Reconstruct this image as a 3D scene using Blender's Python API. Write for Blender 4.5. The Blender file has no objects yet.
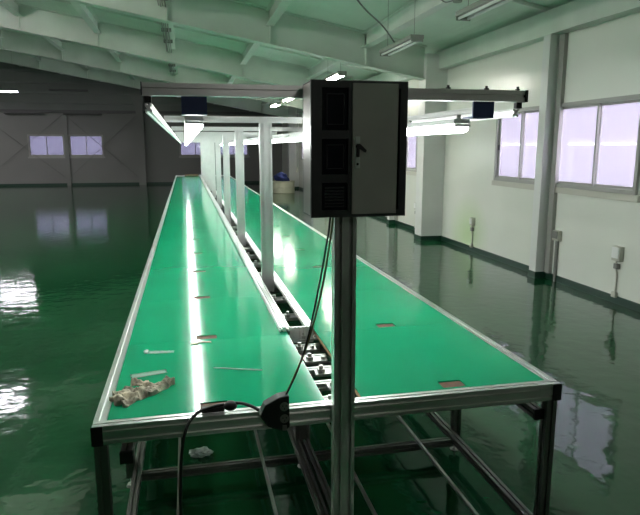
import bpy, bmesh, math, random
from mathutils import Vector, Matrix, noise
random.seed(7)
PI = math.pi
C = bpy.context.scene.collection

# ------------------------------------------------------------------ helpers
def obj(name, bm, m, parent=None, smooth=False):
    me = bpy.data.meshes.new(name)
    bmesh.ops.recalc_face_normals(bm, faces=bm.faces[:])
    bm.to_mesh(me); bm.free()
    if smooth:
        for p in me.polygons: p.use_smooth = True
    for mm in (m if isinstance(m, (list, tuple)) else [m]): me.materials.append(mm)
    o = bpy.data.objects.new(name, me); C.objects.link(o)
    if parent is not None:
        o.parent = parent
    return o

def thing(name, label, cat, loc=(0, 0, 0), rotz=0, group=None):
    o = bpy.data.objects.new(name, None); C.objects.link(o)
    o.empty_display_size = .05
    o.location = loc; o.rotation_euler = (0, 0, rotz)
    o['label'] = label; o['category'] = cat
    if group: o['group'] = group
    return o

def tag(o, label, cat, group=None):
    o['label'] = label; o['category'] = cat
    if group: o['group'] = group
    return o

def struct(name, bm, m, parent=None, smooth=False):
    o = obj(name, bm, m, parent, smooth)
    if parent is None: o['kind'] = 'structure'
    return o

def kids(o): return [c for c in C.objects if c.parent == o]
def dup(root, loc=None, rot=None, label=None, parent=None):
    r = root.copy(); C.objects.link(r)
    if parent is not None: r.parent = parent
    if loc is not None: r.location = loc
    if rot is not None: r.rotation_euler = rot
    if label: r['label'] = label
    for ch in kids(root): dup(ch, parent=r)
    return r

def box(bm, x0, x1, y0, y1, z0, z1, bev=0):
    v = [bm.verts.new((x, y, z)) for z in (z0, z1) for y in (y0, y1) for x in (x0, x1)]
    fs = [(0, 1, 3, 2), (4, 6, 7, 5), (0, 4, 5, 1), (2, 3, 7, 6), (0, 2, 6, 4), (1, 5, 7, 3)]
    ff = [bm.faces.new([v[i] for i in f]) for f in fs]
    if bev:
        es = list({e for f in ff for e in f.edges})
        bmesh.ops.bevel(bm, geom=es, offset=bev, segments=2, affect='EDGES', profile=.5)
    return bm

def nb(): return bmesh.new()
def B(*a, bev=0): return box(nb(), *a, bev=bev)

def section(w, h, nw, nh, g=.009, d=.011):
    d = min(d, w * .22, h * .42)
    """outline of an aluminium T-slot extrusion, w x h, nw slots on the w sides, nh on the h sides"""
    def side(L, n):
        pts = [(-L / 2, 0)]
        for i in range(n):
            c = -L / 2 + L * (i + .5) / n
            if d > .014:      # deep slot: narrow mouth over a wider cavity
                q = g / 2 + .005
                pts += [(c - g / 2, 0), (c - g / 2, .0025), (c - q, .0025), (c - q, d), (c + q, d), (c + q, .0025), (c + g / 2, .0025), (c + g / 2, 0)]
            else:
                pts += [(c - g / 2, 0), (c - g / 2, d), (c + g / 2, d), (c + g / 2, 0)]
        return pts
    P = []
    P += [(x, -h / 2 + y) for x, y in side(w, nw)]
    P += [(w / 2 - y, x) for x, y in side(h, nh)]
    P += [(-x, h / 2 - y) for x, y in side(w, nw)]
    P += [(-w / 2 + y, -x) for x, y in side(h, nh)]
    return P

def prof(bm, axis, ca, cb, t0, t1, w=.04, h=.04, nw=1, nh=1, g=.009, d=.011):
    P = section(w, h, nw, nh, g, d)
    def mk(a, b, t):
        a += ca; b += cb
        return {'X': (t, a, b), 'Y': (a, t, b), 'Z': (a, b, t)}[axis]
    v0 = [bm.verts.new(mk(a, b, t0)) for a, b in P]
    v1 = [bm.verts.new(mk(a, b, t1)) for a, b in P]
    n = len(P)
    for i in range(n):
        j = (i + 1) % n
        bm.faces.new((v0[i], v0[j], v1[j], v1[i]))
    bm.faces.new(v0[::-1]); bm.faces.new(v1)
    return bm

def cyl(bm, p0, p1, r, n=12, r1=None, caps=True):
    p0 = Vector(p0); p1 = Vector(p1); d = (p1 - p0).normalized()
    u = d.orthogonal().normalized(); w = d.cross(u)
    r1 = r if r1 is None else r1
    a = [bm.verts.new(p0 + (u * math.cos(2 * PI * i / n) + w * math.sin(2 * PI * i / n)) * r) for i in range(n)]
    b = [bm.verts.new(p1 + (u * math.cos(2 * PI * i / n) + w * math.sin(2 * PI * i / n)) * r1) for i in range(n)]
    for i in range(n):
        j = (i + 1) % n
        bm.faces.new((a[i], a[j], b[j], b[i]))
    if caps: bm.faces.new(a[::-1]); bm.faces.new(b)
    return bm

def spline(P, k=8):
    P = [Vector(p) for p in P]
    Q = [P[0] * 2 - P[1]] + P + [P[-1] * 2 - P[-2]]
    out = []
    for i in range(1, len(Q) - 2):
        for s in range(k):
            t = s / k; a, b, c, d = Q[i - 1:i + 3]
            out.append(.5 * ((2 * b) + (c - a) * t + (2 * a - 5 * b + 4 * c - d) * t * t + (3 * b - a - 3 * c + d) * t ** 3))
    return out + [P[-1]]

def tube(bm, P, r, n=8, k=8):
    pts = spline(P, k) if k else [Vector(p) for p in P]
    rings = []; u = None
    for i, p in enumerate(pts):
        d = (pts[min(i + 1, len(pts) - 1)] - pts[max(i - 1, 0)]).normalized()
        if u is None: u = d.orthogonal().normalized()
        u = (u - d * u.dot(d)).normalized(); w = d.cross(u)
        rr = r(i / (len(pts) - 1)) if callable(r) else r
        rings.append([bm.verts.new(p + (u * math.cos(2 * PI * j / n) + w * math.sin(2 * PI * j / n)) * rr) for j in range(n)])
    for a, b in zip(rings, rings[1:]):
        for j in range(n):
            q = (j + 1) % n
            bm.faces.new((a[j], a[q], b[q], b[j]))
    bm.faces.new(rings[0][::-1]); bm.faces.new(rings[-1])
    return bm

def prism(bm, pts, axis, t0, t1):
    def mk(a, b, t): return {'X': (t, a, b), 'Y': (a, t, b), 'Z': (a, b, t)}[axis]
    v0 = [bm.verts.new(mk(a, b, t0)) for a, b in pts]; v1 = [bm.verts.new(mk(a, b, t1)) for a, b in pts]
    n = len(pts)
    for i in range(n): bm.faces.new((v0[i], v0[(i + 1) % n], v1[(i + 1) % n], v1[i]))
    bm.faces.new(v0[::-1]); bm.faces.new(v1)
    return bm

# ------------------------------------------------------------------ materials
def mat(name, col, rough=.5, metal=0, ior=1.5, coat=0, coat_rough=.05, var=0, vscale=4, bump=0, bscale=20, bstretch=(1, 1, 1),
        emit=None, estr=0, col2=None, trans=0, coat_ior=1.5, detail=4, rvar=0):
    m = bpy.data.materials.new(name); m.use_nodes = True
    nt = m.node_tree; b = nt.nodes['Principled BSDF']
    b.inputs['Base Color'].default_value = (*col, 1); b.inputs['Roughness'].default_value = rough
    b.inputs['Metallic'].default_value = metal; b.inputs['IOR'].default_value = ior
    b.inputs['Coat Weight'].default_value = coat; b.inputs['Coat Roughness'].default_value = coat_rough
    b.inputs['Coat IOR'].default_value = coat_ior
    b.inputs['Transmission Weight'].default_value = trans
    if emit: b.inputs['Emission Color'].default_value = (*emit, 1); b.inputs['Emission Strength'].default_value = estr
    tc = nt.nodes.new('ShaderNodeTexCoord')
    if var or col2:
        n = nt.nodes.new('ShaderNodeTexNoise'); n.inputs['Scale'].default_value = vscale; n.inputs['Detail'].default_value = detail
        nt.links.new(tc.outputs['Object'], n.inputs['Vector'])
        r = nt.nodes.new('ShaderNodeValToRGB')
        r.color_ramp.elements[0].position = .35; r.color_ramp.elements[1].position = .68
        c2 = col2 or tuple(c * (1 - var) for c in col)
        r.color_ramp.elements[0].color = (*c2, 1); r.color_ramp.elements[1].color = (*col, 1)
        nt.links.new(n.outputs['Fac'], r.inputs['Fac']); nt.links.new(r.outputs['Color'], b.inputs['Base Color'])
        if rvar:
            mr = nt.nodes.new('ShaderNodeMapRange'); mr.inputs['To Min'].default_value = rough - rvar; mr.inputs['To Max'].default_value = rough + rvar
            nt.links.new(n.outputs['Fac'], mr.inputs['Value']); nt.links.new(mr.outputs['Result'], b.inputs['Roughness'])
    if bump:
        mp = nt.nodes.new('ShaderNodeMapping'); mp.inputs['Scale'].default_value = bstretch
        n2 = nt.nodes.new('ShaderNodeTexNoise'); n2.inputs['Scale'].default_value = bscale; n2.inputs['Detail'].default_value = 2
        bp = nt.nodes.new('ShaderNodeBump'); bp.inputs['Strength'].default_value = 1; bp.inputs['Distance'].default_value = bump
        nt.links.new(tc.outputs['Object'], mp.inputs['Vector']); nt.links.new(mp.outputs['Vector'], n2.inputs['Vector'])
        nt.links.new(n2.outputs['Fac'], bp.inputs['Height']); nt.links.new(bp.outputs['Normal'], b.inputs['Normal'])
        nt.links.new(bp.outputs['Normal'], b.inputs['Coat Normal'])
    return m

M = {}
M['floor'] = mat('green_epoxy_floor', (.006, .082, .027), .075, ior=1.6, col2=(.004, .056, .018), vscale=.9, bump=.0030, bscale=6.5, detail=6, rvar=.03)
M['mat'] = mat('green_rubber_mat', (.002, .36, .165), .12, ior=1.42, col2=(.002, .32, .145), vscale=1.5, bump=.0005, bscale=3.0)
M['chip'] = mat('chipboard', (.42, .24, .12), .7, col2=(.30, .17, .08), vscale=60)
M['hole'] = mat('brown_hardboard', (.16, .085, .05), .7, var=.3, vscale=40)
M['alu'] = mat('anodised_aluminium', (.86, .86, .84), .33, metal=.9, var=.06, vscale=8)
M['alud'] = mat('shaded_aluminium_underframe', (.26, .27, .25), .42, metal=.85, var=.15, vscale=6)  # darker copy of the aluminium, under-bench shade put into the colour
M['steel'] = mat('zinc_steel', (.6, .6, .58), .35, metal=.9)
M['blackp'] = mat('black_plastic', (.012, .012, .013), .4, var=.2, vscale=20)
M['cab'] = mat('black_powder_coat', (.045, .048, .050), .42, var=.2, vscale=10)
M['cabside'] = mat('satin_steel_cabinet_side', (.42, .40, .37), .30, metal=.85)
M['door'] = mat('charcoal_door_panel', (.66, .59, .57), .45, var=.12, vscale=6)
M['smoke'] = mat('smoked_glass', (.008, .011, .018), .12, ior=1.5)
M['navy'] = mat('navy_paint', (.04, .065, .22), .4)
M['white'] = mat('white_enamel', (.8, .8, .78), .35)
M['tube'] = mat('lit_tube', (1, 1, 1), .4, emit=(.93, 1.0, .98), estr=9)
M['tubew'] = mat('lit_ceiling_tube', (1, 1, 1), .4, emit=(1.0, .97, .86), estr=38)
M['tubel'] = mat('lit_bay_tube', (1, 1, 1), .4, emit=(.95, .88, 1.0), estr=22)
M['tubeoff'] = mat('unlit_tube', (.75, .76, .72), .3)
M['fixture'] = mat('aged_fixture_enamel', (.28, .29, .25), .5, var=.2)
M['fixdark'] = mat('grey_fixture', (.10, .10, .10), .5)
M['wall'] = mat('cream_panel_wall', (.78, .79, .72), .24, ior=1.45, col2=(.73, .75, .67), vscale=.7, bump=.0012, bscale=1.2, bstretch=(.3, .3, 9))
M['pillar'] = mat('painted_pillar_steel', (.70, .71, .68), .4, var=.08, vscale=2)
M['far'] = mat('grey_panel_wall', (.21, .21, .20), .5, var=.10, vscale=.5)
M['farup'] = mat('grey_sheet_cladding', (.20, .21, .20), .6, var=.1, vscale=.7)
M['deck'] = mat('green_tinted_roof_sheet', (.66, .76, .66), .5, var=.12, vscale=1.2, bump=.01, bscale=6, bstretch=(3, .1, 1))  # green light bounced off floor and boards put into the colour
M['rafter'] = mat('green_tinted_rafter', (.62, .70, .61), .45, var=.12, vscale=1.5)  # same green bounce tint as the roof sheet, in the colour
M['purlin'] = mat('pale_purlin_paint', (.62, .68, .60), .45, var=.1, vscale=2)
M['skirt'] = mat('dark_green_skirting', (.012, .045, .028), .35)
M['frame'] = mat('grey_aluminium_window', (.34, .34, .31), .45, metal=.2)
M['cream'] = mat('cream_plastic', (.50, .49, .42), .4)
M['conduit'] = mat('grey_conduit', (.22, .22, .20), .4)
M['rod'] = mat('grey_tie_rod', (.16, .16, .15), .5)
M['cordy'] = mat('olive_cord', (.20, .18, .07), .5)
M['blue'] = mat('blue_cloth', (.02, .04, .16), .8, var=.4, vscale=20)
M['tub'] = mat('yellowed_white_drum', (.55, .54, .40), .5)
M['card'] = mat('brown_cardboard', (.35, .25, .15), .7)
M['outw'] = mat('outside_render', (.62, .58, .68), .8)
M['outb'] = mat('outside_building_blue', (.42, .42, .56), .8)
M['outf'] = mat('outside_dark_wall', (.13, .13, .17), .8)
M['ground'] = mat('outside_concrete', (.70, .67, .70), .9)
M['pale'] = mat('pale_wood_strip', (.72, .66, .50), .5)
M['cap'] = mat('window_handle', (.03, .03, .03), .4)

# greenish stain low on the window wall
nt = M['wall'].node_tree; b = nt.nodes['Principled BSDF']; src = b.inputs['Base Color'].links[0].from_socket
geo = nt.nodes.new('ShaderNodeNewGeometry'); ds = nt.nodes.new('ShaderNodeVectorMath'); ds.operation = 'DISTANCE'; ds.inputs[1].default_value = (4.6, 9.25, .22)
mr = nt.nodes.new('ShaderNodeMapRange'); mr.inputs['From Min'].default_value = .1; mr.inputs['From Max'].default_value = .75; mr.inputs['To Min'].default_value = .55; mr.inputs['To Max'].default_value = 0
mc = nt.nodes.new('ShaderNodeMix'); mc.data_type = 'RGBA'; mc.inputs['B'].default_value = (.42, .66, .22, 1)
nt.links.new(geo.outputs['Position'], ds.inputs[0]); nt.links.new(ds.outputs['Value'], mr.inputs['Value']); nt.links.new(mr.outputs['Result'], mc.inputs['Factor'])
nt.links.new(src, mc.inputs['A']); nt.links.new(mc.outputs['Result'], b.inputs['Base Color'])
# cotton glove: knitted, dirty
g = mat('grey_knit_cotton', (.86, .76, .58), .9, col2=(.16, .13, .10), vscale=14, bump=.002, bscale=260, detail=5)
M['glove'] = g
# clear film
m = bpy.data.materials.new('clear_film'); m.use_nodes = True; nt = m.node_tree; nt.nodes.remove(nt.nodes['Principled BSDF'])
out = nt.nodes['Material Output']; tr = nt.nodes.new('ShaderNodeBsdfTransparent'); gl = nt.nodes.new('ShaderNodeBsdfPrincipled')
gl.inputs['Base Color'].default_value = (.75, .85, .8, 1); gl.inputs['Roughness'].default_value = .15
mx = nt.nodes.new('ShaderNodeMixShader'); mx.inputs[0].default_value = .6
nt.links.new(tr.outputs[0], mx.inputs[1]); nt.links.new(gl.outputs[0], mx.inputs[2]); nt.links.new(mx.outputs[0], out.inputs['Surface'])
M['film'] = m
# window glass: hazy, lets daylight through, mirrors the lamps
m = bpy.data.materials.new('hazy_window_glass'); m.use_nodes = True; nt = m.node_tree; nt.nodes.remove(nt.nodes['Principled BSDF'])
out = nt.nodes['Material Output']; tr = nt.nodes.new('ShaderNodeBsdfTransparent'); tr.inputs[0].default_value = (.95, .95, .95, 1)
gl = nt.nodes.new('ShaderNodeBsdfGlossy'); gl.inputs['Roughness'].default_value = .03
tl = nt.nodes.new('ShaderNodeBsdfTranslucent'); tl.inputs['Color'].default_value = (.9, .88, .95, 1)
fr = nt.nodes.new('ShaderNodeFresnel'); fr.inputs[0].default_value = 1.5
m1 = nt.nodes.new('ShaderNodeMixShader'); m1.inputs[0].default_value = .22
nt.links.new(tr.outputs[0], m1.inputs[1]); nt.links.new(tl.outputs[0], m1.inputs[2])
m2 = nt.nodes.new('ShaderNodeMixShader'); nt.links.new(fr.outputs[0], m2.inputs[0])
nt.links.new(m1.outputs[0], m2.inputs[1]); nt.links.new(gl.outputs[0], m2.inputs[2]); nt.links.new(m2.outputs[0], out.inputs['Surface'])
M['glass'] = m

m = M['glass'].copy(); m.name = 'dimmed_window_glass'; M['glass2'] = m  # copy with tints darkened to dim the daylight in the far windows
for n_ in m.node_tree.nodes:
    if n_.type == 'BSDF_TRANSPARENT': n_.inputs[0].default_value = (.50, .50, .53, 1)
    if n_.type == 'BSDF_TRANSLUCENT': n_.inputs['Color'].default_value = (.34, .33, .37, 1)
# ------------------------------------------------------------------ the hall
XR, XL, YB, YF = 4.6, -20.0, -12.0, 29.3
RX = -8.0                                   # ridge
def deck(x): return 3.38 + .18 * (4.6 - x) if x > RX else 3.38 + .18 * (4.6 - RX) - .18 * (RX - x)

bm = B(XL - .2, XR + .2, YB - .2, YF + .2, -.15, 0)
floor = struct('floor', bm, M['floor'])

# right wall with window openings
WIN_R = [(3.20, 4.70), (5.42, 6.92), (7.13, 8.42), (11.6, 14.4), (16.2, 19.2), (21.2, 24.2)]  # first opening is out of view, added for its daylight
Z0, Z1 = 1.21, 2.24
bm = nb()
def wall_run(bm, spans, a0, a1, z0, z1, top, put):
    put(bm, a0, a1, 0, z0); put(bm, a0, a1, z1, top)
    e = a0
    for s0, s1 in spans: put(bm, e, s0, z0, z1); e = s1
    put(bm, e, a1, z0, z1)
wall_run(bm, WIN_R, YB, YF, Z0, Z1, 3.40, lambda b, y0, y1, z0, z1: box(b, XR, XR + .15, y0, y1, z0, z1))
struct('wall_right', bm, M['wall'])

FWZ0, FWZ1 = 1.30, 2.27
WIN_F = [(-6.80, -5.28), (-5.10, -3.62), (-.26, 1.22), (1.50, 2.98)]
bm = nb()
wall_run(bm, WIN_F, XL, XR, FWZ0, FWZ1, 3.22, lambda b, x0, x1, z0, z1: box(b, x0, x1, YF, YF + .15, z0, z1))
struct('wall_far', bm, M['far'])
bm = nb()
prism(bm, [(XL, 3.22), (XR, 3.22), (XR, deck(XR)), (RX, deck(RX)), (XL, deck(XL))], 'Y', YF + .02, YF + .15)
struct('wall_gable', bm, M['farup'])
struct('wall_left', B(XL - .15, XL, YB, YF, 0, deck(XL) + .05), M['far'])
bm = nb(); prism(bm, [(XL, 0), (XR, 0), (XR, deck(XR)), (RX, deck(RX)), (XL, deck(XL))], 'Y', YB - .15, YB)
struct('wall_back', bm, M['fixdark'])
bm = nb()
prism(bm, [(XR + .3, deck(XR + .3)), (RX, deck(RX)), (XL - .3, deck(XL - .3)), (XL - .3, deck(XL - .3) + .12), (RX, deck(RX) + .12), (XR + .3, deck(XR + .3) + .12)], 'Y', YB - .3, YF + .3)
struct('ceiling', bm, M['deck'])
struct('baseboard_right', B(XR - .015, XR - .001, YB, YF, 0, .085), M['skirt'])
struct('baseboard_far', B(XL, XR - .02, YF - .015, YF - .001, 0, .10), M['skirt'])

# eave beam along the right wall, girts on the far gable
tn = [0]
def trim(bm, m, **k):
    tn[0] += 1
    return struct('trim_%d' % tn[0], bm, m, **k)
trim(B(XR - .17, XR - .001, YB, YF, 3.07, 3.36), M['purlin'])
for z in (3.22, 3.62, 4.05, 4.5, 4.95):
    w = 4.6 - (z + .10 - 3.38) / .18 - .1 if z > 3.25 else XR - .02
    trim(B(XL + 1.5 if z < 3.5 else RX - (w - RX) * 0 - 4, min(w, XR - .02), YF - .12, YF - .001, z, z + .12), M['fixdark'] if z < 3.3 else M['farup'])

# portal frames: tapered rafters and pillars
def rafter(y):
    def zb(x):                                   # underside
        return max(2.80, deck(x) - .57) if x > RX else deck(x) - .57
    xs = [4.2, 3.9] + [3.0, 1, -1, -3, -5, RX, -11, -15, XL + .2]
    bm = nb()
    bot = [(x, zb(x)) for x in xs]; top = [(x, deck(x) - .006) for x in reversed(xs)]
    prism(bm, bot + top, 'Y', y - .008, y + .008)                                                   # web
    prism(bm, [(x, z) for x, z in bot] + [(x, z + .014) for x, z in reversed(bot)], 'Y', y - .11, y + .11)   # bottom flange
    prism(bm, [(x, deck(x) - .02) for x in xs] + [(x, deck(x) - .005) for x in reversed(xs)], 'Y', y - .11, y + .11)
    for x in (3.1, 1.45, -.2, -1.85, -3.5, -5.15, -6.8):                                           # stiffeners
        for s in (-1, 1):
            box(bm, x - .006, x + .006, y + s * .008, y + s * .10, zb(x) + .02, deck(x) - .02)
    return bm
FR = [.60, 10.42, 15.25, 20.1, 24.95]
for y in FR:
    trim(rafter(y), M['rafter'])
for y in FR[1:]:
    # boxed pillar against the right wall
    bm = nb()
    box(bm, 4.19, 4.598, y - .12, y + .20, 0.09, 3.32)
    trim(bm, M['pillar'])
    trim(B(4.18, 4.598, y - .13, y + .21, 0, .09), M['skirt'])
for y in (7.02, 12.9):
    trim(B(4.44, 4.598, y - .075, y + .075, .09, 3.069), M['pillar'])
    trim(B(4.43, 4.598, y - .085, y + .085, 0, .09), M['skirt'])
    trim(B(4.55, 4.598, y + .075 - .28, y - .075 - .03, .09, 3.06), M['frame'])

# purlins between frames
ys = [YB] + FR + [YF]
for x in (3.1, 1.45, -.2, -1.85, -3.5, -5.15, -6.8):
    for a, b in zip(ys, ys[1:]):
        zt = deck(x) - .03
        bm = nb(); y0 = a + .012; y1 = b - .012
        box(bm, x - .006, x + .006, y0, y1, zt - .22, zt)
        box(bm, x - .07, x + .07, y0, y1, zt - .235, zt - .22)
        box(bm, x - .07, x + .07, y0, y1, zt, zt + .012)
        trim(bm, M['purlin'])
# secondary thin purlins across bays (run with the rafters)
for i, (a, b) in enumerate(zip(ys[1:], ys[2:])):
    for f_ in (.33, .66):
        y = a + (b - a) * f_
        bm = nb()
        prism(bm, [(4.5, deck(4.5) - .05), (RX, deck(RX) - .05), (RX, deck(RX) - .004), (4.5, deck(4.5) - .004)], 'Y', y - .025, y + .025)
        trim(bm, M['rafter'])

# far wall pillars with haunch
bm = nb(); prism(bm, [(-2.12, 0), (-1.80, 0), (-1.80, 4.45), (-2.62, 4.60), (-2.12, 3.5)], 'Y', YF - .30, YF - .125)
trim(bm, M['far'])
trim(B(-5.275, -5.105, YF - .10, YF - .001, 0, 3.2), M['far'])
# tie rods across the far wall
for (x0, x1) in ((-8.6, -5.3), (-5.15, -2.15)):
    for s in (0, 1):
        bm = nb(); a, b = ((x0, 3.1), (x1, .35)) if s else ((x0, .35), (x1, 3.1))
        cyl(bm, (a[0], YF - .13, a[1]), (b[0], YF - .13 - .03 * s, b[1]), .012, 6)
        trim(bm, M['rod'])
# cable bundle under a purlin
bm = nb()
for k in range(4):
    x = -.33 + .035 * k
    P = [(x + random.uniform(-.01, .01), y, deck(-.2) - .30 - .02 * (k % 2) - (.02 if q % 2 else 0)) for q, y in enumerate([YB + .5 + 1.3 * j for j in range(31)])]
    tube(bm, P, .011, 6, 3)
for j in range(30):
    y = YB + 1.2 + 1.3 * j
    if min(abs(y - f_) for f_ in FR) < .2: continue
    box(bm, -.36, -.17, y - .012, y + .012, deck(-.2) - .335, deck(-.2) - .265)
trim(bm, M['conduit'])

# ---- windows
wn = [0]
def window(x_wall, spans, z0, z1, panes, axis):
    """axis 'Y': window in the right wall; axis 'X': in the far wall"""
    wn[0] += 1
    r = bpy.data.objects.new('window_%d' % wn[0], None); C.objects.link(r); r['kind'] = 'structure'
    a0, a1 = spans
    def P(bm, s0, s1, d0, d1, q0, q1):
        if axis == 'Y': box(bm, x_wall + d0, x_wall + d1, s0, s1, q0, q1)
        else: box(bm, s0, s1, x_wall + d0, x_wall + d1, q0, q1)
        return bm
    bm = nb(); t = .045
    P(bm, a0, a1, -.03, .10, z0, z0 + t); P(bm, a0, a1, -.03, .10, z1 - t, z1)
    P(bm, a0, a0 + t, -.03, .10, z0 + t, z1 - t); P(bm, a1 - t, a1, -.03, .10, z0 + t, z1 - t)
    obj('window_frame', bm, M['frame'], r)
    bm = nb(); P(bm, a0 - .04, a1 + .04, -.035, -.002, z0 - .075, z0 - .003); obj('window_sill', bm, M['frame'] if axis == 'X' else M['cream'], r)
    n = panes; L = (a1 - a0 - 2 * t) / n
    for i in range(n):
        s0 = a0 + t + i * L; s1 = s0 + L; d = .01 if i % 2 else .04
        bm = nb(); w = .028
        e0 = .0 if i == 0 else .012; e1 = 0 if i == n - 1 else .012
        P(bm, s0 - e0, s1 + e1, d, d + .025, z0 + t, z0 + t + w); P(bm, s0 - e0, s1 + e1, d, d + .025, z1 - t - w, z1 - t)
        P(bm, s0 - e0, s0 - e0 + w, d, d + .025, z0 + t + w, z1 - t - w); P(bm, s1 + e1 - w, s1 + e1, d, d + .025, z0 + t + w, z1 - t - w)
        sash = obj('sash', bm, M['frame'], r)
        bm = nb(); P(bm, s0 - e0 + w, s1 + e1 - w, d + .010, d + .014, z0 + t + w, z1 - t - w)
        obj('pane', bm, M['glass'] if axis == 'Y' else M['glass2'], sash)
        if i % 2 and axis == 'Y':
            bm = nb(); P(bm, s1 + e1 - w + .004, s1 + e1 - .004, d - .018, d - .001, 1.66, 1.74); obj('latch', bm, M['cap'], sash)
    return r
for (a, b), n in zip(WIN_R, (2, 2, 2, 4, 4, 4)): window(XR, (a, b), Z0, Z1, n, 'Y')
for (a, b) in WIN_F: window(YF, (a, b), FWZ0, FWZ1, 2, 'X')

# ---- outside, seen through the panes
bm = B(XR + .25, 60, -30, 60, -.3, -.2); struct('ground_outside', bm, M['ground'])
bm = B(9.5, 9.7, -5, 45, -.2, 1.95); trim(bm, M['outw'])
trim(B(-14, 8, YF + 5, YF + 5.3, -.2, 5.5), M['outf'])  # dark wall added to dim the view through the far panes
trim(B(-14, 8, YF + .3, YF + 5, -.3, -.2), M['ground'])
bm = nb()
box(bm, 22, 30, 4, 17.5, -.2, 4.1); box(bm, 22, 30, 17.5, 24, -.2, 3.4); box(bm, 22, 30, 24, 33, -.2, 4.6); box(bm, 22, 30, 33, 60, -.2, 3.9)
trim(bm, M['outb'])

# ------------------------------------------------------------------ the long bench frame
XA, XB = -.354, 1.467        # outer edges
Y0, Y1 = 2.056, 21.45
TZ = .75
bench = thing('assembly_line_bench', 'long aluminium profile double workbench with tall central posts and cross bars on the green floor', 'workbench', (0, 0, 0))
def part(name, bm, m, p=bench): return obj(name, bm, m, p)
ew = .045
part('side_rail', prof(nb(), 'Y', XA + ew / 2, TZ - .035, Y0 + ew, Y1, ew, .07, 1, 2), M['alu'])
part('side_rail', prof(nb(), 'Y', XB - ew / 2, TZ - .035, Y0 + ew, Y1, ew, .07, 1, 2), M['alu'])
part('end_rail', prof(nb(), 'X', Y0 + ew / 2, TZ - .035, XA + .001, XB - .001, ew, .07, 1, 2), M['alu'])
part('end_rail', prof(nb(), 'X', Y1 + ew / 2, TZ - .035, XA, XB, ew, .07, 1, 2), M['alu'])
part('corner_cap', B(XA - .003, XA + .036, Y0 - .004, Y0 - .0005, TZ - .072, TZ - .001), M['blackp'])
part('corner_cap', B(XB - .036, XB + .003, Y0 - .004, Y0 - .0005, TZ - .072, TZ - .001), M['blackp'])
# longitudinal beams under the boards
for x in (-.25, 1.405):
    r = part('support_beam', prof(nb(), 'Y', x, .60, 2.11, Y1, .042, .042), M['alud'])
    obj('beam_cap', B(x - .023, x + .023, 2.098, 2.1095, .577, .623), M['blackp'], r)
PX = .540                     # post line
PY = [2.035] + [4.17 + 2.075 * i for i in range(9)]
LY = [2.095, 2.95] + [PY[i] + .1 for i in range(1, 10)]
def foot(x, y, leg):
    bm = nb(); cyl(bm, (x, y, .012), (x, y, .055), .007, 8); cyl(bm, (x, y, 0.0), (x, y, .012), .028, 16, .022)
    obj('foot', bm, M['steel'], leg)
for i, y in enumerate(LY):
    for x in (XA + ew / 2, XB - ew / 2):
        yy = y
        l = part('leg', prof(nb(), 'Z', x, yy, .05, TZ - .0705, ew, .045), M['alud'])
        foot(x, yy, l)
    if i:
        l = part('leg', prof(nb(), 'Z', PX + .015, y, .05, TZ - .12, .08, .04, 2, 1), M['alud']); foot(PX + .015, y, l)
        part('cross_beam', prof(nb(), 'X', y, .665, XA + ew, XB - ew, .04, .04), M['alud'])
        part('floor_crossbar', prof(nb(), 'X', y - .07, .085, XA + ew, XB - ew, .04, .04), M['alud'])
for x in (XA + .06, XB - .06):
    part('floor_rail', prof(nb(), 'Y', x, .10, 2.10, Y1 - .5, .04, .04), M['alud'])
part('floor_rail', prof(nb(), 'Y', PX - .02, .145, 2.10, Y1 - .5, .035, .04), M['alud'])
part('floor_rail', prof(nb(), 'Y', PX + .03, .145, 2.10, Y1 - .5, .035, .04), M['alud'])
for x in (-.09, .325, .745, 1.175):
    bm = nb(); box(bm, x - .007, x + .007, 2.12, Y1 - .6, .122, .136)
    part('shelf_rod', bm, M['steel'])
# trough cross pieces with nuts
k = 0; y = 2.22
while y < 9.0:
    if min(abs(y - p) for p in PY) > .09:
        c = part('trough_crossbar', prof(nb(), 'X', y, .690, .49, .632, .040, .035), M['steel'])
        bm = nb(); s = .50 + .018 * ((k * 7) % 4)
        cyl(bm, (s + .02, y - .058, .708), (s + .02, y - .058, .726), .017, 6); cyl(bm, (s + .02, y - .058, .726), (s + .02, y - .058, .742), .010, 10)
        cyl(bm, (s + .085, y - .052, .708), (s + .085, y - .052, .722), .011, 6)
        box(bm, s - .005, s + .105, y - .078, y - .022, .700, .708)
        obj('nut', bm, M['steel'], c)
    k += 1; y += .165 if y < 3 else .42
# posts and upper frame
TOP = 1.885
for i, y in enumerate(PY):
    zb = .05 if i == 0 else .687
    if i == 0:
        p = part('post', prof(nb(), 'Z', .538, y - .0005, .012, 1.86, .080, .040, 2, 0, g=.013, d=.0165), M['alu'])
        obj('base_plate', B(.48, .596, y - .06, y + .015, .0, .012), M['steel'], p)
        part('cross_bar', prof(nb(), 'X', y + .0395, TOP, -.127, 1.232, .036, .040), M['alu'])
    else:
        part('post', prof(nb(), 'Z', PX, y, zb, TOP - .020, .085, .042, 2, 0, g=.013, d=.0165), M['alu'])
        part('cross_bar', prof(nb(), 'X', y, TOP, -.127, 1.232, .036, .040), M['alu'])
for x in (-.1275, 1.2285):
    part('bar_cap', B(x - .003, x + .006 if x > 0 else x, 2.05, 2.098, TOP - .021, TOP + .021), M['blackp'])
for x in (.93, 1.08, 1.205):
    bm = nb(); cyl(bm, (x, 2.075, TOP + .02), (x, 2.075, TOP + .027), .009, 6); cyl(bm, (x, 2.075, TOP + .027), (x, 2.075, TOP + .035), .005, 8)
    part('bolt', bm, M['blackp'])
for x in (-.112, 1.217):
    r = part('hanging_rail', prof(nb(), 'Y', x, 1.828, 2.10, PY[-1] + .1, .022, .030, 1, 1), M['alu'])
    for y in [2.088] + PY[1:]: obj('rail_bracket', B(x - .011, x + .011, y - .010, y + .010, 1.8435, 1.864), M['blackp'], r)
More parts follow.
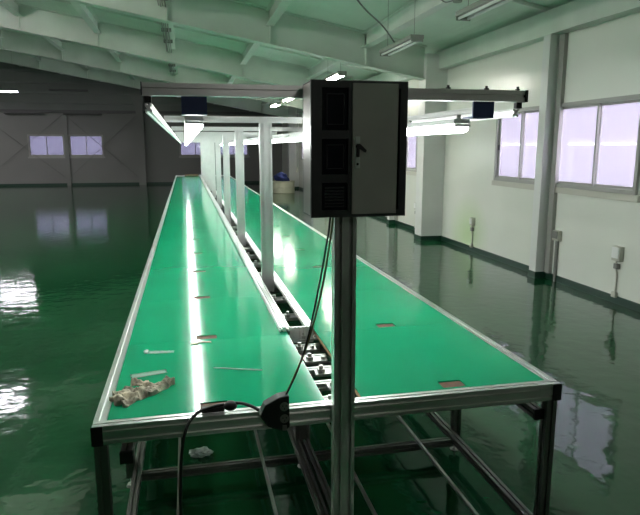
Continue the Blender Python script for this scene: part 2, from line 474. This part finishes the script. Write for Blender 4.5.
for x in (.035, 1.066):
    part('lamp_rail', prof(nb(), 'Y', x, 1.838, 2.10, PY[-1] + .1, .024, .020, 1, 1), M['white'])
    bm = B(x - .041, x + .041, 2.062, 2.070, 1.806, 1.864); box(bm, x - .041, x + .041, 2.070, 2.150, 1.806, 1.812)
    r = part('mounting_plate', bm, M['navy'])

# black plates where the posts pass: duct rails over the trough joints
part('duct_rail', prof(nb(), 'Y', .472, .7635, 2.99, Y1, .056, .022, 2, 1), M['alu'])
part('duct_rail', prof(nb(), 'Y', .606, .7635, 2.99, Y1, .046, .022, 2, 1), M['alu'])
bm = nb()
box(bm, .500, .625, 2.982, 2.992, .690, .775)
for x in (.515, .535, .555, .575, .595, .615): box(bm, x - .005, x + .005, 2.974, 2.982, .690, .773)
part('duct_end_plate', bm, M['alu'])

# ------------------------------------------------------------------ boards on the bench
BY0, PITCH, NB_ = 2.103, .8445, 22
def board(xl, xr, nx0, nx1, first, edge_side):
    """bevelled board, its green mat cut by a rectangular notch on the near edge"""
    y1 = PITCH - .002; hy0, hy1 = .012, .078
    bm = nb(); box(bm, xl, xr, 0, y1, TZ - .022, TZ - .006)
    base_m = bm
    bm2 = nb()
    for a in ((xl, nx0, 0, y1), (nx1, xr, 0, y1), (nx0, nx1, hy1, y1), (nx0, nx1, 0, hy0)):
        box(bm2, a[0], a[1], a[2], a[3], TZ - .006, TZ)
    bmesh.ops.remove_doubles(bm2, verts=bm2.verts[:], dist=1e-5)
    bm3 = nb(); box(bm3, nx0, nx1, hy0, hy1, TZ - .0059, TZ - .0045)
    return base_m, bm2, bm3
ORD = ['first', 'second', 'third', 'fourth', 'fifth', 'sixth', 'seventh', 'eighth', 'ninth', 'tenth', 'eleventh', 'twelfth', 'thirteenth',
       'fourteenth', 'fifteenth', 'sixteenth', 'seventeenth', 'eighteenth', 'nineteenth', 'twentieth', 'twenty-first', 'twenty-second', 'twenty-third']
special = {('window-less', 0): '', }
rows = [('row away from the windows', XA + ew + .002, .484, .018, .120, 'L'),
        ('window-side row', .632, XB - ew - .002, .978, 1.078, 'R')]
for side, xl, xr, n0, n1, code in rows:
    proto = None
    for i in range(NB_ + 1):
        L = 'green-topped board, %s from the near end, %s' % (ORD[i], side)
        if code == 'L' and i == 0: L = 'nearest green-topped board under the dirty cotton glove'
        if code == 'R' and i == 0: L = 'green-topped board at the near window-side corner, its notch against the front rail'
        g_ = 'green-topped boards, ' + side
        y = BY0 + PITCH * i
        if proto is None:
            proto = thing('bench_board', L, 'board', (0, y, 0), 0, g_)
            b1, b2, b3 = board(xl, xr, n0, n1, i == 0, code)
            obj('chipboard_core', b1, M['chip'], proto); obj('rubber_mat', b2, M['mat'], proto)
            obj('notch_floor', b3, M['hole'], proto)
            continue
        if y + PITCH > Y1 + .02: break
        dup(proto, (0, y, 0), None, L)

# ------------------------------------------------------------------ LED battens under the upper frame
def batten(L):
    b = thing('led_batten', '', 'lamp', (0, 0, 0), 0, 'LED battens over the bench')
    bm = nb(); box(bm, -.034, .034, .0, L, .014, .034, bev=.002)
    for y in (.04, L - .04): box(bm, -.008, .008, y - .01, y + .01, .034, .0508)
    obj('housing', bm, M['white'], b)
    bm = nb(); prism(bm, [(.030 * math.cos(PI * i / 12), -.001 - .020 * math.sin(PI * i / 12)) for i in range(13)] + [(-.030, .0138), (.030, .0138)], 'Y', .004, L - .004); obj('tube', bm, M['tube'], b, True)
    bm = nb()
    for y in (-.0085, L - .003): obj('end_cap', B(-.032, .032, y, y + .0115, .003, .0138, bev=.002), M['white'], b)
    return b
ZB = 1.7770
short = batten(.62); long_ = batten(1.15)
for x, nm in ((.035, 'the board row away from the windows'), (1.066, 'the board row on the window side')):
    if x < .5: o = short; o.location = (x, 2.20, ZB)
    else: o = dup(short, (x, 2.235, ZB))
    o['label'] = 'short lit LED batten, nearest of those hung above ' + nm
    for i in range(14):
        loc = (x, 2.86 + 1.2 * i, ZB)
        if x < .5 and i == 0: o = long_; o.location = loc
        else: o = dup(long_, loc)
        o['label'] = 'lit LED batten, %s from the near bar above %s' % (ORD[i + 1], nm)

# ------------------------------------------------------------------ control cabinet on the front post
cb = thing('control_cabinet', 'black control cabinet with smoked window and charcoal door hung on the front post', 'cabinet', (.5440, 1.945, 1.692))
W, H, D = .313, .424, .138
bm = nb()
box(bm, -W / 2, W / 2, D / 2 - .004, D / 2, -H / 2, H / 2)
box(bm, -W / 2, W / 2, -D / 2 + .012, D / 2 - .004, H / 2 - .004, H / 2); box(bm, -W / 2, W / 2, -D / 2 + .012, D / 2 - .004, -H / 2, -H / 2 + .004)
obj('carcass', bm, M['cab'], cb)
for s in (-1, 1):
    bm = B(min(s * W / 2, s * (W / 2 - .004)), max(s * W / 2, s * (W / 2 - .004)), -D / 2 + .012, D / 2 - .004, -H / 2 + .004, H / 2 - .004)
    o = obj('side_panel', bm, M['cabside'], cb); o['label'] = 'satin steel cabinet side'
bm = nb(); t = .020; f0 = -D / 2 - .004; f1 = -D / 2 + .012; xd = -.020
box(bm, -W / 2 - .002, W / 2 + .002, f0, f1, H / 2 - t, H / 2 + .002); box(bm, -W / 2 - .002, W / 2 + .002, f0, f1, -H / 2 - .002, -H / 2 + t)
box(bm, -W / 2 - .002, -W / 2 + .033, f0, f1, -H / 2 + t, H / 2 - t); box(bm, W / 2 - .022, W / 2 + .002, f0, f1, -H / 2 + t, H / 2 - t)
box(bm, xd - .018, xd, f0, f1, -H / 2 + t, H / 2 - t)
for z in (.048, -.090): box(bm, -W / 2 + .033, xd - .018, f0 + .001, f1, z - .013, z + .013)
obj('front_frame', bm, M['cab'], cb)
# three recessed bays behind the smoked window, vents in the lowest
wz = [(H / 2 - t, .061), (.035, -.077), (-.103, -H / 2 + t)]
for n_, (z1, z0) in enumerate(wz):
    bm = nb(); box(bm, -W / 2 + .034, xd - .019, f1 - .006, f1 - .003, z0, z1)
    o = obj('smoked_window', bm, M['smoke'], cb)
    bm = nb()
    if n_ == 2:
        for j in range(7): box(bm, -W / 2 + .045, xd - .028, f1 - .009, f1 - .006, z0 + .010 + j * .010, z0 + .015 + j * .010)
    else:
        box(bm, -W / 2 + .050, xd - .030, f1 - .009, f1 - .006, z0 + .018, z0 + .020); box(bm, -W / 2 + .050, xd - .030, f1 - .009, f1 - .006, z1 - .020, z1 - .018)
        box(bm, -W / 2 + .050, -W / 2 + .052, f1 - .009, f1 - .006, z0 + .020, z1 - .020); box(bm, xd - .032, xd - .030, f1 - .009, f1 - .006, z0 + .020, z1 - .020)
    obj('vent_grille' if n_ == 2 else 'window_bead', bm, M['cab'], o)
dr = obj('door', B(0, .150, -.007, .0, -H / 2 + .008, H / 2 - .006, bev=.0015), M['door'], cb)
dr.location = (xd - .006, f0 - .001, 0); dr.rotation_euler = (0, 0, 0)
hd = obj('handle_plate', B(.008, .024, -.011, -.0075, -.010 - .048, -.010 + .052, bev=.0015), M['white'], dr)
bm = nb(); box(bm, .011, .021, -.019, -.0115, -.022, .020, bev=.002); cyl(bm, (.017, -.024, .012), (.017, -.0115, .012), .008, 10)
prism(bm, [(.014, .018), (.020, .020), (.042, .000), (.040, -.008), (.034, -.006), (.014, .008)], 'Y', -.023, -.019)
h_ = obj('handle', bm, M['blackp'], dr)
h_['label'] = 'black swing handle'
bm = nb(); cyl(bm, (.016, -.0125, -.044), (.016, -.0112, -.044), .004, 10); obj('keyhole', bm, M['blackp'], dr)

# ------------------------------------------------------------------ cords and socket
sk = thing('extension_socket', 'black multi-way extension socket hanging off the front rail below the cabinet cord', 'socket', (.282, 2.032, .745))
bm = nb()
prism(bm, [(-.058, .010), (-.040, .050), (.012, .076), (.048, .080), (.050, -.040), (.030, -.058), (-.030, -.034)], 'Y', -.030, .018)
bmesh.ops.bevel(bm, geom=bm.edges[:], offset=.004, segments=2, affect='EDGES', profile=.5)
obj('housing', bm, M['blackp'], sk)
for z in (.040, -.006):
    bm = nb(); cyl(bm, (.030, -.0325, z), (.030, -.029, z), .0165, 20); r = obj('outlet_face', bm, M['conduit'], sk)
    bm = nb()
    for dx, dz in ((-.006, .004), (.006, .004), (0, -.007)): box(bm, .030 + dx - .0015, .030 + dx + .0015, -.0335, -.0324, z + dz - .003, z + dz + .003)
    obj('slot', bm, M['blackp'], r)
bm = nb(); box(bm, .022, .038, -.036, -.030, -.050, -.030, bev=.002); obj('switch', bm, M['conduit'], sk)
bm = nb()
cord = thing('power_cord', 'black power cord with a round inline plug drooping over the front rail', 'cord', (0, 0, 0))
pl = nb(); bmesh.ops.create_uvsphere(pl, u_segments=16, v_segments=10, radius=.022, matrix=Matrix.Translation((.125, 2.075, .775)) @ Matrix.Diagonal((1.15, .9, .85, 1)))
obj('cable', tube(nb(), [(.222, 2.015, .775), (.19, 2.045, .783), (.145, 2.075, .783), (.06, 2.08, .774), (.0, 2.066, .757), (-.035, 2.03, .72), (-.055, 2.01, .62), (-.064, 2.00, .48), (-.067, 1.99, .30), (-.07, 1.97, .12), (-.10, 1.90, .009), (-.25, 1.75, .009)], .0062, 8), M['blackp'], cord, True)
obj('inline_plug', pl, M['blackp'], cord, True)
obj('plug_body', B(.02, .105, 2.078, 2.098, .752, .772, bev=.005), M['blackp'], cord)
c2 = thing('cabinet_cord', 'olive two-strand cord running slack from under the cabinet to the black socket', 'cord', (0, 0, 0))
for s in (0, 1):
    P = [(.463 + .010 * s, 1.93, 1.484), (.458 + .010 * s, 1.95, 1.40), (.425 + .012 * s, 1.965, 1.20), (.39 + .004 * s, 1.985, 1.02), (.352 - .002 * s, 2.0, .90), (.322, 2.02 + .004 * s, .822)]
    obj('strand', tube(nb(), P, .0034, 6), M['cordy'] if s else M['blackp'], c2, True)

# ------------------------------------------------------------------ loose bits on the boards
# cotton glove lying palm down, fingers toward the edge
def glove():
    bm = nb()
    def chain(pts, rad):
        tube(bm, [(x, y, 0) for x, y in pts], lambda t: rad[0] + (rad[1] - rad[0]) * t if t < .93 else (rad[0] + (rad[1] - rad[0]) * t) * .6, 14, 10)
    chain([(.195, .200), (.165, .168), (.125, .130), (.085, .100), (.06, .090)], (.026, .054))
    for pts, r in (([(.06, .130), (.030, .132), (.000, .118), (-.014, .098)], (.018, .013)),
                   ([(.045, .100), (.015, .090), (-.010, .072), (-.020, .052)], (.018, .013)),
                   ([(.050, .070), (.022, .048), (.006, .026), (.004, .008)], (.018, .013)),
                   ([(.070, .060), (.052, .030), (.038, .008), (.042, -.010)], (.018, .012)),
                   ([(.110, .165), (.090, .195), (.062, .208), (.036, .204)], (.021, .015))):
        chain(pts, r)
    return bm
gl_ = obj('cotton_glove', glove(), M['glove'], None, True)
rm = gl_.modifiers.new('r', 'REMESH'); rm.mode = 'VOXEL'; rm.voxel_size = .0035; rm.use_smooth_shade = True
dg = bpy.context.evaluated_depsgraph_get(); me = bpy.data.meshes.new_from_object(gl_.evaluated_get(dg)); gl_.modifiers.clear(); gl_.data = me
for v in me.vertices:
    n = noise.noise(Vector((v.co.x * 26, v.co.y * 34, v.co.z * 10))) ; n2 = noise.noise(Vector((v.co.x * 75, v.co.y * 60, 3)))
    top = v.co.z > 0
    v.co.z = max(0, v.co.z * .22 + (.010 + .026 * n + .010 * n2 if top else 0) + .001)
    v.co.x += .006 * noise.noise(Vector((v.co.y * 40, 7, 1))); v.co.y += .006 * noise.noise(Vector((v.co.x * 40, 2, 5)))
for p in me.polygons: p.use_smooth = True
gl_.location = (-.290, 2.210, TZ + .0005); gl_.rotation_euler = (0, 0, 0)
tag(gl_, 'crumpled dirty grey cotton glove on the nearest green board', 'glove')

def strip(L, w, curl, seed):
    bm = nb(); n, m_ = 16, 6; g_ = []
    for i in range(n + 1):
        row = []
        for j in range(m_ + 1):
            a = (j / m_ - .5) * curl
            z = (w / 2) * (1 - math.cos(a)) / max(.3, 1) + .0035 * abs(noise.noise(Vector((i * .5, j * .7, seed))))
            row.append(bm.verts.new((i / n * L, (j / m_ - .5) * w * (1 - .25 * i / n), z + .0006)))
        g_.append(row)
    for i in range(n):
        for j in range(m_): bm.faces.new((g_[i][j], g_[i][j + 1], g_[i + 1][j + 1], g_[i + 1][j]))
    bmesh.ops.solidify(bm, geom=bm.faces[:], thickness=.0008)
    return bm
o = obj('plastic_sleeve', strip(.150, .050, 1.6, 3), M['film'], None, True); o.location = (-.258, 2.49, TZ + .0008); o.rotation_euler = (0, 0, math.radians(14))
tag(o, 'clear plastic sleeve lying just beyond the cotton glove', 'plastic sleeve')
o = obj('plastic_sleeve', strip(.135, .040, 1.2, 9), M['film'], None, True); o.location = (-.222, 2.80, TZ + .0008); o.rotation_euler = (0, 0, math.radians(-8))
tag(o, 'clear plastic strip with a knotted end near the first board joint', 'plastic sleeve')
bm = nb(); bmesh.ops.create_icosphere(bm, subdivisions=2, radius=.014, matrix=Matrix.Diagonal((1, 1.3, .5, 1)))
for v in bm.verts: v.co *= 1 + .3 * noise.noise(v.co * 90)
kn = obj('knot', bm, M['film'], o, True); kn.location = (.008, .002, .0085)
bm = nb(); tube(bm, [(.086, 2.535, TZ + .003), (.15, 2.512, TZ + .003), (.22, 2.486, TZ + .003), (.287, 2.463, TZ + .003)], .0026, 6)
o = obj('cable_tie', bm, M['white'], None, True); tag(o, 'thin white plastic tie lying across the nearest board beside the lamp reflection', 'cable tie')
bm = nb(); prism(bm, [(0, .0), (.050, .030), (.095, .020), (.100, .008), (.055, .012), (.020, -.010)], 'Z', 0, .004)
o = obj('wood_sliver', bm, M['pale']); o.location = (-.010, 2.885, TZ + .001); tag(o, 'pale wood sliver beside the notch at the first board joint', 'sliver')
bm = nb(); bmesh.ops.create_icosphere(bm, subdivisions=3, radius=.045, matrix=Matrix.Diagonal((1.3, .8, .55, 1)))
for v in bm.verts: v.co *= 1 + .45 * noise.noise(v.co * 60)
o = obj('crumpled_wrapper', bm, M['film']); o.location = (.02, 3.18, .0195); tag(o, 'small crumpled clear wrapper on the floor under the bench', 'wrapper')
# flattened cardboard at the far end
bm = nb(); box(bm, 0, .42, 0, .30, 0, .03); box(bm, .03, .36, .03, .25, .03, .05); box(bm, 0, .44, .0, .02, 0, .07)
o = obj('cardboard_tray', bm, M['card']); o.location = (-.05, 20.55, TZ + .001); tag(o, 'shallow brown cardboard tray at the far end of the bench', 'cardboard')

# ------------------------------------------------------------------ drum and blue bag by the far pillar
bm = nb(); n = 28
prof_pts = [(.0, .0), (.36, 0), (.37, .02), (.36, .18), (.375, .20), (.36, .22), (.36, .42), (.375, .44), (.375, .47), (.34, .47), (.34, .455), (0, .455)]
rings = [[bm.verts.new((r * math.cos(2 * PI * i / n), r * math.sin(2 * PI * i / n), z)) for i in range(n)] for r, z in prof_pts[1:-1]]
for a, b in zip(rings, rings[1:]):
    for i in range(n): bm.faces.new((a[i], a[(i + 1) % n], b[(i + 1) % n], b[i]))
bm.faces.new(rings[0][::-1]); bm.faces.new(rings[-1])
o = obj('white_drum', bm, M['tub']); o.scale = (1.15, 1.15, .95); o.location = (3.62, 22.8, 0); tag(o, 'low yellowed white drum on the floor under the blue bag', 'drum')
bm = nb(); bmesh.ops.create_icosphere(bm, subdivisions=4, radius=.26, matrix=Matrix.Diagonal((1.1, .8, .75, 1)))
for v in bm.verts:
    v.co *= 1 + .6 * noise.noise(v.co * 5) + .12 * noise.noise(v.co * 14)
    v.co.z = max(v.co.z, -.12)
o = obj('cloth_bag', bm, M['blue'], None, True); o.location = (3.60, 22.8, .565); tag(o, 'crumpled blue cloth bag heaped on the low white drum', 'bag')
hc = thing('pendant_cable', 'thin hanging cable with a cream socket at its end near the far drum', 'cable', (3.72, 20.4, 0))
obj('cable', tube(nb(), [(0, 0, deck(3.72) - .58 + .55), (.01, 0, 2.6), (-.01, 0, 1.8), (0, 0, 1.02)], .010, 6), M['conduit'], hc, True)
obj('socket', B(-.03, .03, -.03, .03, .86, 1.03, bev=.01), M['cream'], hc)

# ------------------------------------------------------------------ wall outlets
def outlet(y, z, w, h, label, kind):
    r = thing('wall_outlet', label, 'outlet', (XR, y, z), 0, 'surface outlets on the window wall')
    obj('outlet_box', B(-.055, -.001, -w / 2, w / 2, -h / 2, h / 2, bev=.004), M['cream'], r)
    obj('socket_face', B(-.066, -.0555, -w / 2 + .012, w / 2 - .012, -h / 2 + .03, h / 2 - .008, bev=.003), M['conduit'] if kind == 0 else M['white'], r)
    bm = nb()
    if kind == 0:
        box(bm, -.034, -.003, -.020, .020, -z + .001, -h / 2 - .001, bev=.003); obj('conduit', bm, M['conduit'], r)
    else:
        tube(bm, [(-.03, 0, -h / 2), (-.035, .01, -h / 2 - .06), (-.02, 0, -h / 2 - .14), (-.016, .0, -h / 2 - .25), (-.02, 0, -z + .10)], .010, 8); obj('cable', bm, M['cream'], r, True)
        bm = nb(); box(bm, -.045, -.010, -.035, .035, -z + .07, -z + .13, bev=.006); obj('junction', bm, M['cream'], r)
        bm = nb(); box(bm, -.05, -.004, -.03, .03, -h / 2 - .09, -h / 2 - .03, bev=.006); obj('plug', bm, M['conduit'], r)
    return r
outlet(6.72, .60, .13, .13, 'cream outlet box with a wide grey conduit down to the floor beside the narrow pillar', 0)
outlet(5.60, .56, .13, .16, 'cream outlet with a dangling grey plug under the nearest window', 1)
outlet(9.05, .50, .09, .13, 'small cream outlet on the wall between the two pillars under the green stain', 1)
outlet(11.55, .52, .10, .14, 'small cream outlet on the wall just past the wide pillar', 1)

# ------------------------------------------------------------------ ceiling lights
def strip_light(lit, L=1.22, dark=False):
    r = thing('ceiling_light', '', 'light', (0, 0, 0))
    bm = nb(); box(bm, -.085, .085, -L / 2, L / 2, .0, .045, bev=.004)
    obj('housing', bm, M['fixdark'] if dark else M['fixture'], r)
    for x in (-.05, .05):
        bm = nb(); cyl(bm, (x, -L / 2 + .02, -.018), (x, L / 2 - .02, -.018), .014, 10)
        obj('tube', bm, M[lit], r, True)
    for y in (-L / 2 + .008, L / 2 - .008): obj('end_holder', B(-.075, .075, y - .008, y + .008, -.036, .0), M['fixdark'] if dark else M['fixture'], r)
    return r
def wires(r, h, L=1.0):
    for y in (-L / 2, L / 2):
        bm = nb(); cyl(bm, (0, y, .045), (0, y, h), .003, 6); obj('wire', bm, M['conduit'], r)
LX = 2.78; LZ = 2.99
off = strip_light('tubeoff'); wires(off, deck(LX) - LZ)
on = strip_light('tubew'); wires(on, deck(LX) - LZ)
off.location = (LX, 7.75, LZ); off['label'] = 'unlit twin-tube ceiling light above the control cabinet'; off['group'] = 'ceiling lights over the window-side aisle'
dup(off, (LX, 5.30, LZ), None, 'unlit twin-tube ceiling light closest to the camera, cut by the top of the photo')
on['group'] = off['group']
on.location = (LX, 11.35, LZ); on['label'] = 'lit ceiling light just over the top edge of the control cabinet'
dup(on, (LX, 16.5, LZ), None, 'lit ceiling light seen below the front bar, nearer of the small pair')
dup(on, (LX, 18.9, LZ), None, 'lit ceiling light seen below the front bar, farther of the small pair')
bay = strip_light('tubel', 1.25); LZ2 = 3.90
for s in (-.5, .5):
    bm = nb(); cyl(bm, (0, s, .045), (0, s, .85), .003, 6); obj('wire', bm, M['conduit'], bay)
bay.location = (-6.20, 23.3, 3.62); bay.rotation_euler = (0, 0, PI / 2)
for c_ in kids(bay):
    if c_.name.startswith('wire'):
        bpy.data.objects.remove(c_)
for s in (-.5, .5):
    bm = nb(); cyl(bm, (0, s, .045), (0, s, deck(-6.20) - 3.62 - s * .18), .003, 6); obj('wire', bm, M['conduit'], bay)
bay['label'] = 'lit ceiling light cut by the edge of the photo above the far window pair'; bay['group'] = 'ceiling lights over the open floor'
for (x, y, z) in ((-9.6, 6.5, 4.6), (-9.6, 13.9, 4.6), (-9.6, 23.2, 4.3), (-14.5, 10, 4.2), (-14.5, 20, 4.2)):  # unseen area fills added left of view to brighten the hall
    l = bpy.data.lights.new('fill_light', 'AREA'); l.shape = 'RECTANGLE'; l.size = 1.3; l.size_y = .25; l.energy = 80; l.color = (1, .93, .96)
    o = bpy.data.objects.new('fill_light', l); C.objects.link(o); o.location = (x, y, z)
for (x, y, e_) in ((-3.6, 6.2, 60), (-4.6, 9.6, 60), (1.2, -4.5, 8)):  # unseen point fills added to lift the ceiling and the cabinet front
    l = bpy.data.lights.new('fill_light', 'POINT'); l.shadow_soft_size = .12; l.energy = e_; l.color = (1, .97, .92)
    o = bpy.data.objects.new('fill_light', l); C.objects.link(o); o.location = (x, y, deck(x) - .75)
bay2 = dup(bay, (-4.33, 13.9, 3.93), (0, 0, PI / 2), 'lit ceiling light between the rafters at the upper edge of the open floor side')
for c_ in kids(bay2):
    if c_.name.startswith('wire'): c_.scale.z = .57; c_.location.z = .02
fd = strip_light('fixdark', 1.6, True)
fd.location = (-4.9, YF - .22, 4.17); fd.rotation_euler = (0, 0, PI / 2); fd['label'] = 'unlit dark strip light high on the far wall, topmost of three'; fd['group'] = 'unlit strip lights on the far wall'
dup(fd, (-4.4, YF - .22, 3.16), (0, 0, PI / 2), 'unlit dark strip light above the far window pair, next to the tapered pillar')
dup(fd, (-6.8, YF - .22, 3.16), (0, 0, PI / 2), 'unlit dark strip light on the far wall above the first pane of the window pair')
# slack cable and small sensor at the roof
bm = nb(); tube(bm, [(LX, 7.9, LZ + .045), (2.55, 7.8, 3.25), (2.2, 7.6, 3.45), (1.75, 7.4, deck(1.75) - .02)], .010, 6)
bmesh.ops.translate(bm, verts=bm.verts[:], vec=(-LX, -7.75, -LZ)); obj('supply_cable', bm, M['rod'], off, True)
sn = thing('roof_sensor', 'small grey roof sensor with a looped wire near the unlit ceiling light', 'sensor', (3.1, 6.75, deck(3.1) - .27))
bm = nb(); cyl(bm, (0, 0, -.05), (0, 0, 0.004), .05, 16, .06); obj('sensor_body', bm, M['fixture'], sn)
bm = nb(); tube(bm, [(-.04, 0, -.03), (-.14, .02, -.05), (-.22, .02, .0), (-.26, 0, .06)], .007, 6); obj('wire', bm, M['conduit'], sn, True)

# ------------------------------------------------------------------ lights
w = bpy.data.worlds.new('World'); bpy.context.scene.world = w; w.use_nodes = True; nt = w.node_tree
bg = nt.nodes['Background']; bg.inputs['Strength'].default_value = 6.3
tc = nt.nodes.new('ShaderNodeTexCoord'); sx = nt.nodes.new('ShaderNodeSeparateXYZ'); rp = nt.nodes.new('ShaderNodeValToRGB')
rp.color_ramp.elements[0].position = 0; rp.color_ramp.elements[0].color = (.62, .60, .80, 1)
rp.color_ramp.elements[1].position = .35; rp.color_ramp.elements[1].color = (.80, .80, .95, 1)
e = rp.color_ramp.elements.new(.12); e.color = (1.0, .86, .88, 1)
nt.links.new(tc.outputs['Generated'], sx.inputs[0]); nt.links.new(sx.outputs['Z'], rp.inputs[0]); nt.links.new(rp.outputs[0], bg.inputs['Color'])
def portal(name, loc, rot, sx_, sy_):
    l = bpy.data.lights.new(name, 'AREA'); l.shape = 'RECTANGLE'; l.size = sx_; l.size_y = sy_; l.cycles.is_portal = True
    o = bpy.data.objects.new(name, l); C.objects.link(o); o.location = loc; o.rotation_euler = rot
for a, b in WIN_R: portal('window_portal', (XR + .16, (a + b) / 2, (Z0 + Z1) / 2), (0, PI / 2, 0), Z1 - Z0, b - a)
for a, b in WIN_F: portal('window_portal', ((a + b) / 2, YF + .17, (FWZ0 + FWZ1) / 2), (-PI / 2, 0, 0), b - a, FWZ1 - FWZ0)

# ------------------------------------------------------------------ camera
f = 600.0; p = math.atan(110 / f); yw = math.atan(135 / math.hypot(f, 110))
cd = bpy.data.cameras.new('camera'); cd.sensor_fit = 'HORIZONTAL'; cd.sensor_width = 36; cd.lens = f / 640 * 36; cd.clip_end = 200; cd.clip_start = .02
co = bpy.data.objects.new('camera', cd); C.objects.link(co)
co.location = (0, 0, 1.70); co.rotation_euler = (PI / 2 - p, 0, -yw)
sc = bpy.context.scene; sc.camera = co
sc.view_settings.view_transform = 'Standard'; sc.view_settings.look = 'None'; sc.view_settings.gamma = 1
sc.view_settings.use_curve_mapping = False
sc.view_settings.exposure = 1.6
